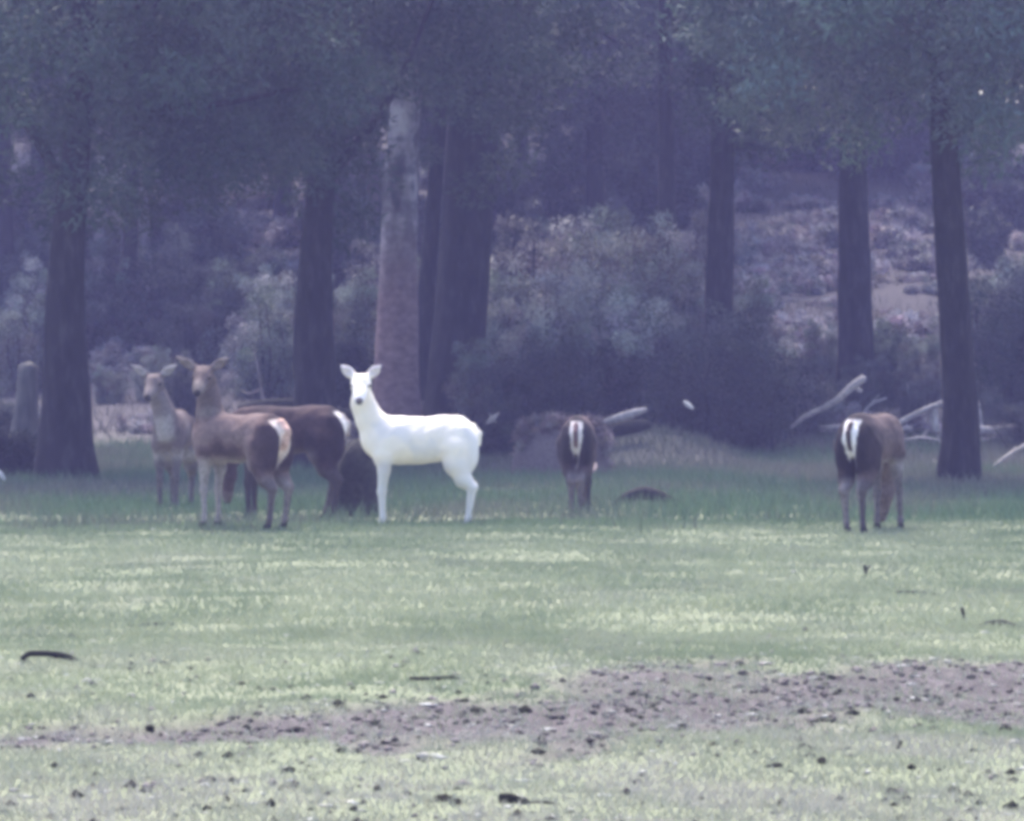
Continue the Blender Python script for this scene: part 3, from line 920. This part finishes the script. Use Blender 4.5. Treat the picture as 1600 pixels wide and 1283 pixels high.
W = (.89, .80, .685)
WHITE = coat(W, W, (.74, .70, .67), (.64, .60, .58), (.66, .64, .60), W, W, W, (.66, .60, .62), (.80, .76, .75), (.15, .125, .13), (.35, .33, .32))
BROWN = coat((.105, .068, .064), (.17, .122, .112), (.040, .025, .028), (.27, .235, .22), (.11, .09, .085), (.72, .60, .54), (.55, .36, .30), (.13, .10, .095), (.19, .155, .15), (.17, .14, .13))
PALER = coat((.095, .072, .070), (.15, .12, .118), (.055, .04, .04), (.30, .27, .255), (.10, .085, .08), (.7, .6, .55), (.3, .2, .17), (.145, .118, .115), (.30, .275, .28), (.17, .14, .135))
DARK = coat((.036, .021, .024), (.050, .030, .031), (.018, .011, .014), (.13, .105, .10), (.05, .04, .042), (.75, .70, .66), (.40, .33, .30), (.09, .06, .06), (.2, .16, .16), (.15, .12, .12), headup=False)
GRAZE = coat((.07, .045, .046), (.10, .07, .068), (.014, .010, .013), (.20, .17, .165), (.055, .046, .046), (.60, .55, .54), (.12, .07, .07), (.13, .10, .09), (.2, .16, .16), (.15, .12, .12), headup=False)
GRAZE2 = coat((.085, .058, .057), (.125, .09, .086), (.018, .013, .016), (.26, .23, .225), (.085, .073, .072), (.74, .70, .70), (.05, .032, .034), (.13, .10, .09), (.2, .16, .16), (.15, .12, .12), headup=False)


def foot_at(px, Y):
    p = at(px, 800, Y); return (p[0], Y)


# white deer: side on, facing left, head turned to the camera
WHITE['mottle'] = .10; WHITE['mat'] = M_WHITECOAT
BROWN['fore'] = (.30, .27, .26)
GRAZE2['fore'] = (.13, .115, .114)
PALER['throat'] = (.34, .31, .30)
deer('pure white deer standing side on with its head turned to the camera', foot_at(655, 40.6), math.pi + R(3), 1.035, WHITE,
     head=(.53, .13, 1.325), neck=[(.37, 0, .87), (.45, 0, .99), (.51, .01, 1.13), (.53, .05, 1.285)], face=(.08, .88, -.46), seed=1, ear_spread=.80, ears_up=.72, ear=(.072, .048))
# brown deer in front on the left: hind end nearer, head turned back to the camera
deer('brown deer with pale rump looking at the camera, ears spread wide', foot_at(374, 38.6), math.pi - R(38), 1.01, BROWN,
     head=(.365, .06, 1.36), neck=[(.32, 0, .88), (.35, .0, 1.02), (.365, .0, 1.16), (.365, .0, 1.29)], face=(-.42, .80, -.45), seed=2, ear_spread=.95, ears_up=.55, ear=(.092, .045), tailr=1.9)
# second head behind it
deer('pale throated brown deer facing the camera, furthest to the left', (at(266, 800, 44.6)[0], 45.1), -R(90) - R(6), 1.03, PALER,
     head=(.50, -.10, 1.315), neck=[(.36, 0, .82), (.42, -.02, .98), (.46, -.06, 1.12), (.475, -.09, 1.25)], face=(.88, -.10, -.47), seed=3, ear_spread=.95, ears_up=.62, ear=(.092, .042), slim=.85)
# dark deer behind, grazing
DOWN = dict(head=(.62, -.26, .44), neck=[(.40, 0, .84), (.52, -.10, .76), (.58, -.18, .64), (.61, -.25, .52)], face=(.10, -.40, -.90), ear_spread=.35, ears_up=.9)
deer('dark reddish brown deer seen side on with white rump edge, left of the white deer', foot_at(450, 42.2), math.pi - R(10), 1.10, DARK, seed=4,
     legs=dict(hr=[(-.32, -.10, .72), (-.24, -.105, .56), (-.40, -.10, .36), (-.33, -.095, .09), (-.31, -.095, .0)]), **DOWN)
# middle deer: straight away from the camera, head down
DOWN['head'] = (.80, 0, .36); DOWN['neck'] = [(.40, 0, .84), (.56, 0, .74), (.68, 0, .60), (.78, 0, .45)]; DOWN['face'] = (.35, .02, -.88)
deer('deer grazing with its rump to the camera, right of the white deer', foot_at(904, 43.2), R(86), .97, GRAZE, seed=5, slim=.92, rw=.78,
     legs=dict(hl=[(-.32, .09, .72), (-.29, .09, .56), (-.48, .055, .36), (-.45, .045, .09), (-.43, .045, .0)],
               hr=[(-.32, -.09, .72), (-.30, -.09, .56), (-.49, -.05, .365), (-.46, -.035, .09), (-.44, -.035, .0)]), **DOWN)
DOWN['head'] = (.74, .16, .36); DOWN['neck'] = [(.40, 0, .84), (.54, .05, .74), (.64, .10, .60), (.72, .15, .45)]; DOWN['face'] = (.25, .25, -.9)
# right deer: rump to the camera, body angled to the right
deer('deer grazing with white striped rump to the camera, in front of the fallen pale logs', foot_at(1362, 38.4), R(64), 1.03, GRAZE2, seed=6, rw=.85, tailr=.95, slim=.9,
     legs=dict(hl=[(-.32, .10, .72), (-.29, .10, .56), (-.475, .07, .36), (-.44, .06, .09), (-.42, .06, .0)],
               fr=[(.34, -.10, .66), (.31, -.11, .52), (.33, -.13, .33), (.325, -.14, .09), (.34, -.14, .0)]), **DOWN)


# ------------------------------------------------------------------ grass
def blades(name, label, n, region, height, width, density_fn, colour_fn, seed, lean=.7):
    rng = np.random.default_rng(seed)
    (y0, y1, margin) = region
    y = np.sqrt(rng.random(n) * (y1 ** 2 - y0 ** 2) + y0 ** 2)
    x = (rng.random(n) * 2 - 1) * (y * (800 / F_PX) + margin)
    keep = rng.random(n) < density_fn(x, y)
    x, y = x[keep], y[keep]; n = len(x)
    z = ground(x, y) - .004
    hh = height * (.45 + .9 * rng.random(n)) * (.6 + .8 * fbm(x * .9, y * .9, seed, 2))
    a = rng.random(n) * 6.283
    ln = lean * (.3 + rng.random(n))
    b = rng.random(n) * 6.283
    w = width * (.6 + .8 * rng.random(n))
    P = np.stack([x, y, z], 1)
    sd = np.stack([np.cos(a), np.sin(a) * .6, np.zeros(n)], 1) * (w / 2)[:, None]
    tip = np.stack([np.cos(b) * hh * ln, np.sin(b) * hh * ln, hh], 1)
    V = np.stack([P - sd, P + sd, P + tip], 1).reshape(-1, 3)
    col = np.repeat(colour_fn(x, y, rng), 3, 0)
    o = mesh_obj(name, V, np.arange(n * 3).reshape(-1, 3), M_GRASS, None, False, col=col)
    tag(o, label, 'grass', kind='stuff')
    return o


def lerp(a, b, t):
    return np.array(a)[None, :] * (1 - t)[:, None] + np.array(b)[None, :] * t[:, None]


def meadow_colour(x, y, rng):
    p = fbm(x * 1.1, y * .45, 51, 4); q = fbm(x * 2.2, y * 1.1, 52, 3)
    g_ = lerp((.190, .235, .148), (.265, .302, .200), smooth(.35, .65, p))
    t = np.clip(smooth(.40, .80, q) * (.25 + .45 * smooth(24, 17, y)) + .06 + (rng.random(len(x)) - .6) * .4 + smooth(19.5, 15, y) * .6 + mud(x, y) * .4, 0, 1)
    c = lerp((1, 1, 1), (1, 1, 1), t) * 0 + g_ * (1 - t)[:, None] + np.array((.32, .315, .28))[None, :] * t[:, None]
    dk = smooth(31.0, 43.5, y + (fbm(x * .8, y * .4, 55, 3) - .5) * 5)
    c = c * (1 - dk)[:, None] + np.array((.095, .150, .085))[None, :] * dk[:, None]
    return c * (.86 + .28 * rng.random(len(x)))[:, None]


def rough_colour(x, y, rng):
    p = fbm(x * .5, y * .3, 61, 3)
    t = np.clip(smooth(.35, .65, p) + smooth(42, 56, y) * .5 - .3 + (rng.random(len(x)) - .5) * .6, 0, 1)
    return lerp((.088, .145, .085), (.13, .138, .112), t) * (.7 + .6 * rng.random(len(x)))[:, None]


blades('near_grass', 'short pale cropped grass in front of and around the worn earth', 260000, (12.5, 24.5, 1.0), .032, .0075,
       lambda x, y: np.clip(.25 + 1.1 * fbm(x * 1.5, y * 1.2, 71, 3), 0, 1) * (1 - .68 * mud(x, y)), meadow_colour, 101, 1.0)
blades('meadow_grass', 'short cropped grass of the open clearing', 300000, (24.0, 41.5, 1.4), .040, .011,
       lambda x, y: np.clip(.3 + 1.0 * fbm(x * 1.0, y * .7, 72, 3), 0, 1), meadow_colour, 102, 1.0)
blades('rough_grass', 'taller dull grass under the edge of the wood', 180000, (37.5, 64, 2.5), .15, .014,
       lambda x, y: np.clip(.15 + 1.3 * fbm(x * .9, y * .6, 73, 3), 0, 1) * smooth(37.5, 44.5, y + (fbm(x * .8, y * .5, 75, 3) - .5) * 7), rough_colour, 103, .6)
blades('hill_grass', 'dry pale grass on the slope between the trunks', 80000, (63, 104, 3.0), .20, .02,
       lambda x, y: np.clip(1.6 * fbm(x * .5, y * .4, 74, 3) - .35, 0, 1), lambda x, y, r: lerp((.055, .062, .054), (.12, .115, .105), r.random(len(x))), 104, .7)

# earth crumbs and straw on the worn strip
def crumbs(name, label, n, seed, col_a, col_b, size, fn, flat=.55, long=1.0):
    rng = np.random.default_rng(seed)
    y = np.sqrt(rng.random(n) * (24.5 ** 2 - 13 ** 2) + 13 ** 2); x = (rng.random(n) * 2 - 1) * (y * 800 / F_PX + .8)
    k = rng.random(n) < fn(x, y); x, y = x[k], y[k]; n = len(x)
    oc = np.array([(1, 0, 0), (0, 1, 0), (-1, 0, 0), (0, -1, 0), (0, 0, 1), (0, 0, -1)], float)
    tri = np.array([(0, 1, 4), (1, 2, 4), (2, 3, 4), (3, 0, 4), (1, 0, 5), (2, 1, 5), (3, 2, 5), (0, 3, 5)])
    s = size * (.4 + 1.3 * rng.random(n) ** 2.5)
    a = rng.random(n) * 6.283
    Vv = oc[None] * (1 + (rng.random((n, 6, 1)) - .5) * .7) * s[:, None, None] * np.array([long, 1 / long ** .5, flat])
    ca, sa = np.cos(a)[:, None], np.sin(a)[:, None]
    Vx = Vv[:, :, 0] * ca - Vv[:, :, 1] * sa; Vy = Vv[:, :, 0] * sa + Vv[:, :, 1] * ca
    V = np.stack([Vx + x[:, None], Vy + y[:, None], Vv[:, :, 2] + (ground(x, y) + s * flat * .35)[:, None]], -1).reshape(-1, 3)
    F = (tri[None] + (np.arange(n) * 6)[:, None, None]).reshape(-1, 3)
    col = np.repeat(lerp(col_a, col_b, rng.random(n)), 6, 0)
    o = mesh_obj(name, V, F, M_SOIL, None, False, col=col)
    tag(o, label, 'soil', kind='stuff')


crumbs('earth_crumbs', 'crumbled purplish brown soil scattered over the worn earth strip', 16000, 201, (.030, .026, .027), (.22, .195, .197), .017, lambda x, y: mud(x, y) * .95 + .05)
crumbs('dark_litter', 'small dark bits of soil and dung scattered in the near grass', 3500, 202, (.015, .016, .014), (.05, .048, .04), .02, lambda x, y: smooth(24, 15, y) * (.25 + .6 * smooth(.5, .7, fbm(x * 1.3, y * 1.3, 77, 2))), .6)
crumbs('straw_litter', 'pale straw scraps lying on the near grass and earth', 4000, 203, (.36, .36, .33), (.56, .56, .53), .016, lambda x, y: .35 + 0 * x, .3, 2.2)


# ------------------------------------------------------------------ sticks, clods, stones
def ypix(py):
    return CAM_H * F_PX / (py - HORIZON)


def stick(label, pts, gy, mat_=M_DARKWOOD, name='stick', cat='stick', seed=1, group='sticks lying in the clearing', twigs=()):
    return branch(name, label, pts, mat_, cat, ypix(gy), 8, .18, seed, group, 4, twigs)


stick('dark curved stick propped on a stub in the grass at the left edge', [(34, 1030, 8), (44, 1021, 9), (75, 1021, 9), (100, 1025, 11), (120, 1032, 7), (142, 1038, 4)], 1040, seed=21, twigs=[[(38, 1028, 5), (37, 1046, 6)]])
stick('thin dark stick lying in the grass below the brown deer', [(200, 979, 4), (235, 976, 6), (272, 975, 4)], 980, seed=22)
stick('bent dark stick on the upper edge of the worn earth strip', [(640, 1060, 5), (680, 1061, 7), (710, 1058, 6), (726, 1069, 6), (745, 1074, 5), (768, 1073, 3)], 1070, seed=23)
stick('mossy dark log lying in the grass at the right edge', [(1488, 989, 6), (1515, 987, 9), (1540, 979, 16), (1565, 977, 20), (1590, 984, 16), (1640, 992, 12)], 991, name='fallen_log', cat='log', seed=24)
stick('dark sliver of wood in the grass above the mossy log', [(1560, 932, 4), (1585, 926, 8), (1625, 924, 7)], 932, seed=25)
stick('thin dark stick flat on the grass below the right deer', [(1400, 925, 4), (1435, 926, 6), (1470, 930, 4)], 930, seed=26)
stick('short upright twig in the bright grass below the right deer', [(1352, 902, 5), (1353, 892, 6), (1351, 884, 5)], 902, seed=27, twigs=[[(1352, 893, 3), (1360, 884, 3)]])
stick('upright weed stalk beside the mossy log', [(1508, 978, 4), (1506, 962, 5), (1503, 950, 6)], 978, seed=28)
stick('dark root lying along the bottom edge of the picture', [(780, 1245, 12), (800, 1248, 20), (822, 1258, 12), (855, 1256, 10), (885, 1262, 8), (905, 1270, 5)], 1265, seed=29)
stick('short dark stick in the grass right of the bright patch', [(1105, 892, 4), (1122, 893, 5), (1135, 892, 4)], 894, seed=30)
stick('dark twig poking up at the lower edge of the worn earth strip', [(1230, 1180, 5), (1248, 1172, 7), (1252, 1162, 6), (1285, 1176, 5), (1330, 1168, 4)], 1180, seed=31)
stick('small crooked twig poking up right of the worn earth', [(1395, 1175, 5), (1405, 1168, 7), (1408, 1158, 5)], 1176, seed=32)
stick('thin dark stick along the top edge of the worn earth', [(845, 1047, 3), (880, 1045, 6), (905, 1046, 4)], 1048, seed=33)

cl_sp = [(205, 1049, 12), (37, 1117, 10), (125, 1117, 14), (234, 1127, 18), (290, 1126, 16), (328, 1228, 20), (690, 1262, 30), (712, 1268, 22), (636, 1243, 14), (715, 1237, 11), (568, 1265, 15),
         (450, 1218, 20), (1284, 1204, 20), (1392, 1247, 20), (1490, 1240, 24), (725, 1098, 14), (820, 1112, 24), (800, 1126, 12), (985, 1113, 20), (1270, 1028, 14), (1570, 1136, 22), (1575, 1083, 14),
         (1010, 1100, 12), (610, 1044, 12), (150, 1215, 14), (1060, 1150, 14), (1215, 1206, 20), (1545, 1213, 14)]
lumps = []
for k in range(4):
    V, F = lump(.5, .42, .33, 40 + k, 10, 6, .55)
    me = mesh_obj('soil_clod', V, F, M_CLOD)
    lumps.append(me)
for k, (px, py, w) in enumerate(cl_sp):
    Y = ypix(py); o = lumps[k] if k < 4 else lumps[k % 4].copy()
    if k >= 4: C.objects.link(o)
    p = at(px, py, Y); s = w * Y / F_PX
    o.location = (p[0], Y, gz(p[0], Y) + s * .12); o.scale = (s, s, s); o.rotation_euler = (0, 0, k * 1.7)
    tag(o, 'small dark clod of soil lying on the open ground', 'soil clod', 'dark clods scattered in front')
st_sp = [(22, 1247, 16), (205, 1090, 18), (660, 1190, 26), (115, 1120, 12), (288, 1088, 9), (136, 1065, 18), (415, 1012, 9), (1035, 1080, 13), (1585, 1170, 20), (620, 1053, 16), (240, 832, 10), (355, 973, 9), (1240, 901, 12)]
V, F = lump(.5, .4, .24, 60, 10, 6, .4)
s0 = mesh_obj('pale_stone', V, F, M_STONE)
for k, (px, py, w) in enumerate(st_sp):
    Y = ypix(py); o = s0 if k == 0 else s0.copy()
    if k: C.objects.link(o)
    p = at(px, py, Y); s = w * Y / F_PX
    o.location = (p[0], Y, gz(p[0], Y) + s * .10); o.scale = (s, s, s); o.rotation_euler = (0, 0, k * 2.3)
    tag(o, 'small pale stone lying in the open grass', 'stone', 'pale stones in the clearing')

# ------------------------------------------------------------------ haze
m = bpy.data.materials.new('blue_haze'); m.use_nodes = True
nt = m.node_tree; nt.nodes.clear()
pv = nt.nodes.new('ShaderNodeVolumePrincipled')
pv.inputs['Color'].default_value = HAZE_COLOR
pv.inputs['Density'].default_value = HAZE_DENSITY
pv.inputs['Anisotropy'].default_value = 0.0
out = nt.nodes.new('ShaderNodeOutputMaterial')
nt.links.new(pv.outputs[0], out.inputs['Volume'])
x0, x1, y0, y1, z0, z1 = -206, 206, -66, 226, -1.6, 23.0
Vb = [(x, y, z) for x in (x0, x1) for y in (y0, y1) for z in (z0, z1)]
Fb = [(0, 1, 3, 2), (4, 6, 7, 5), (0, 4, 5, 1), (2, 3, 7, 6), (0, 2, 6, 4), (1, 5, 7, 3)]
hz = mesh_obj('haze', np.array(Vb), Fb, m, None, False)
tag(hz, 'thin blue evening haze hanging over clearing and wood', 'haze', kind='stuff')
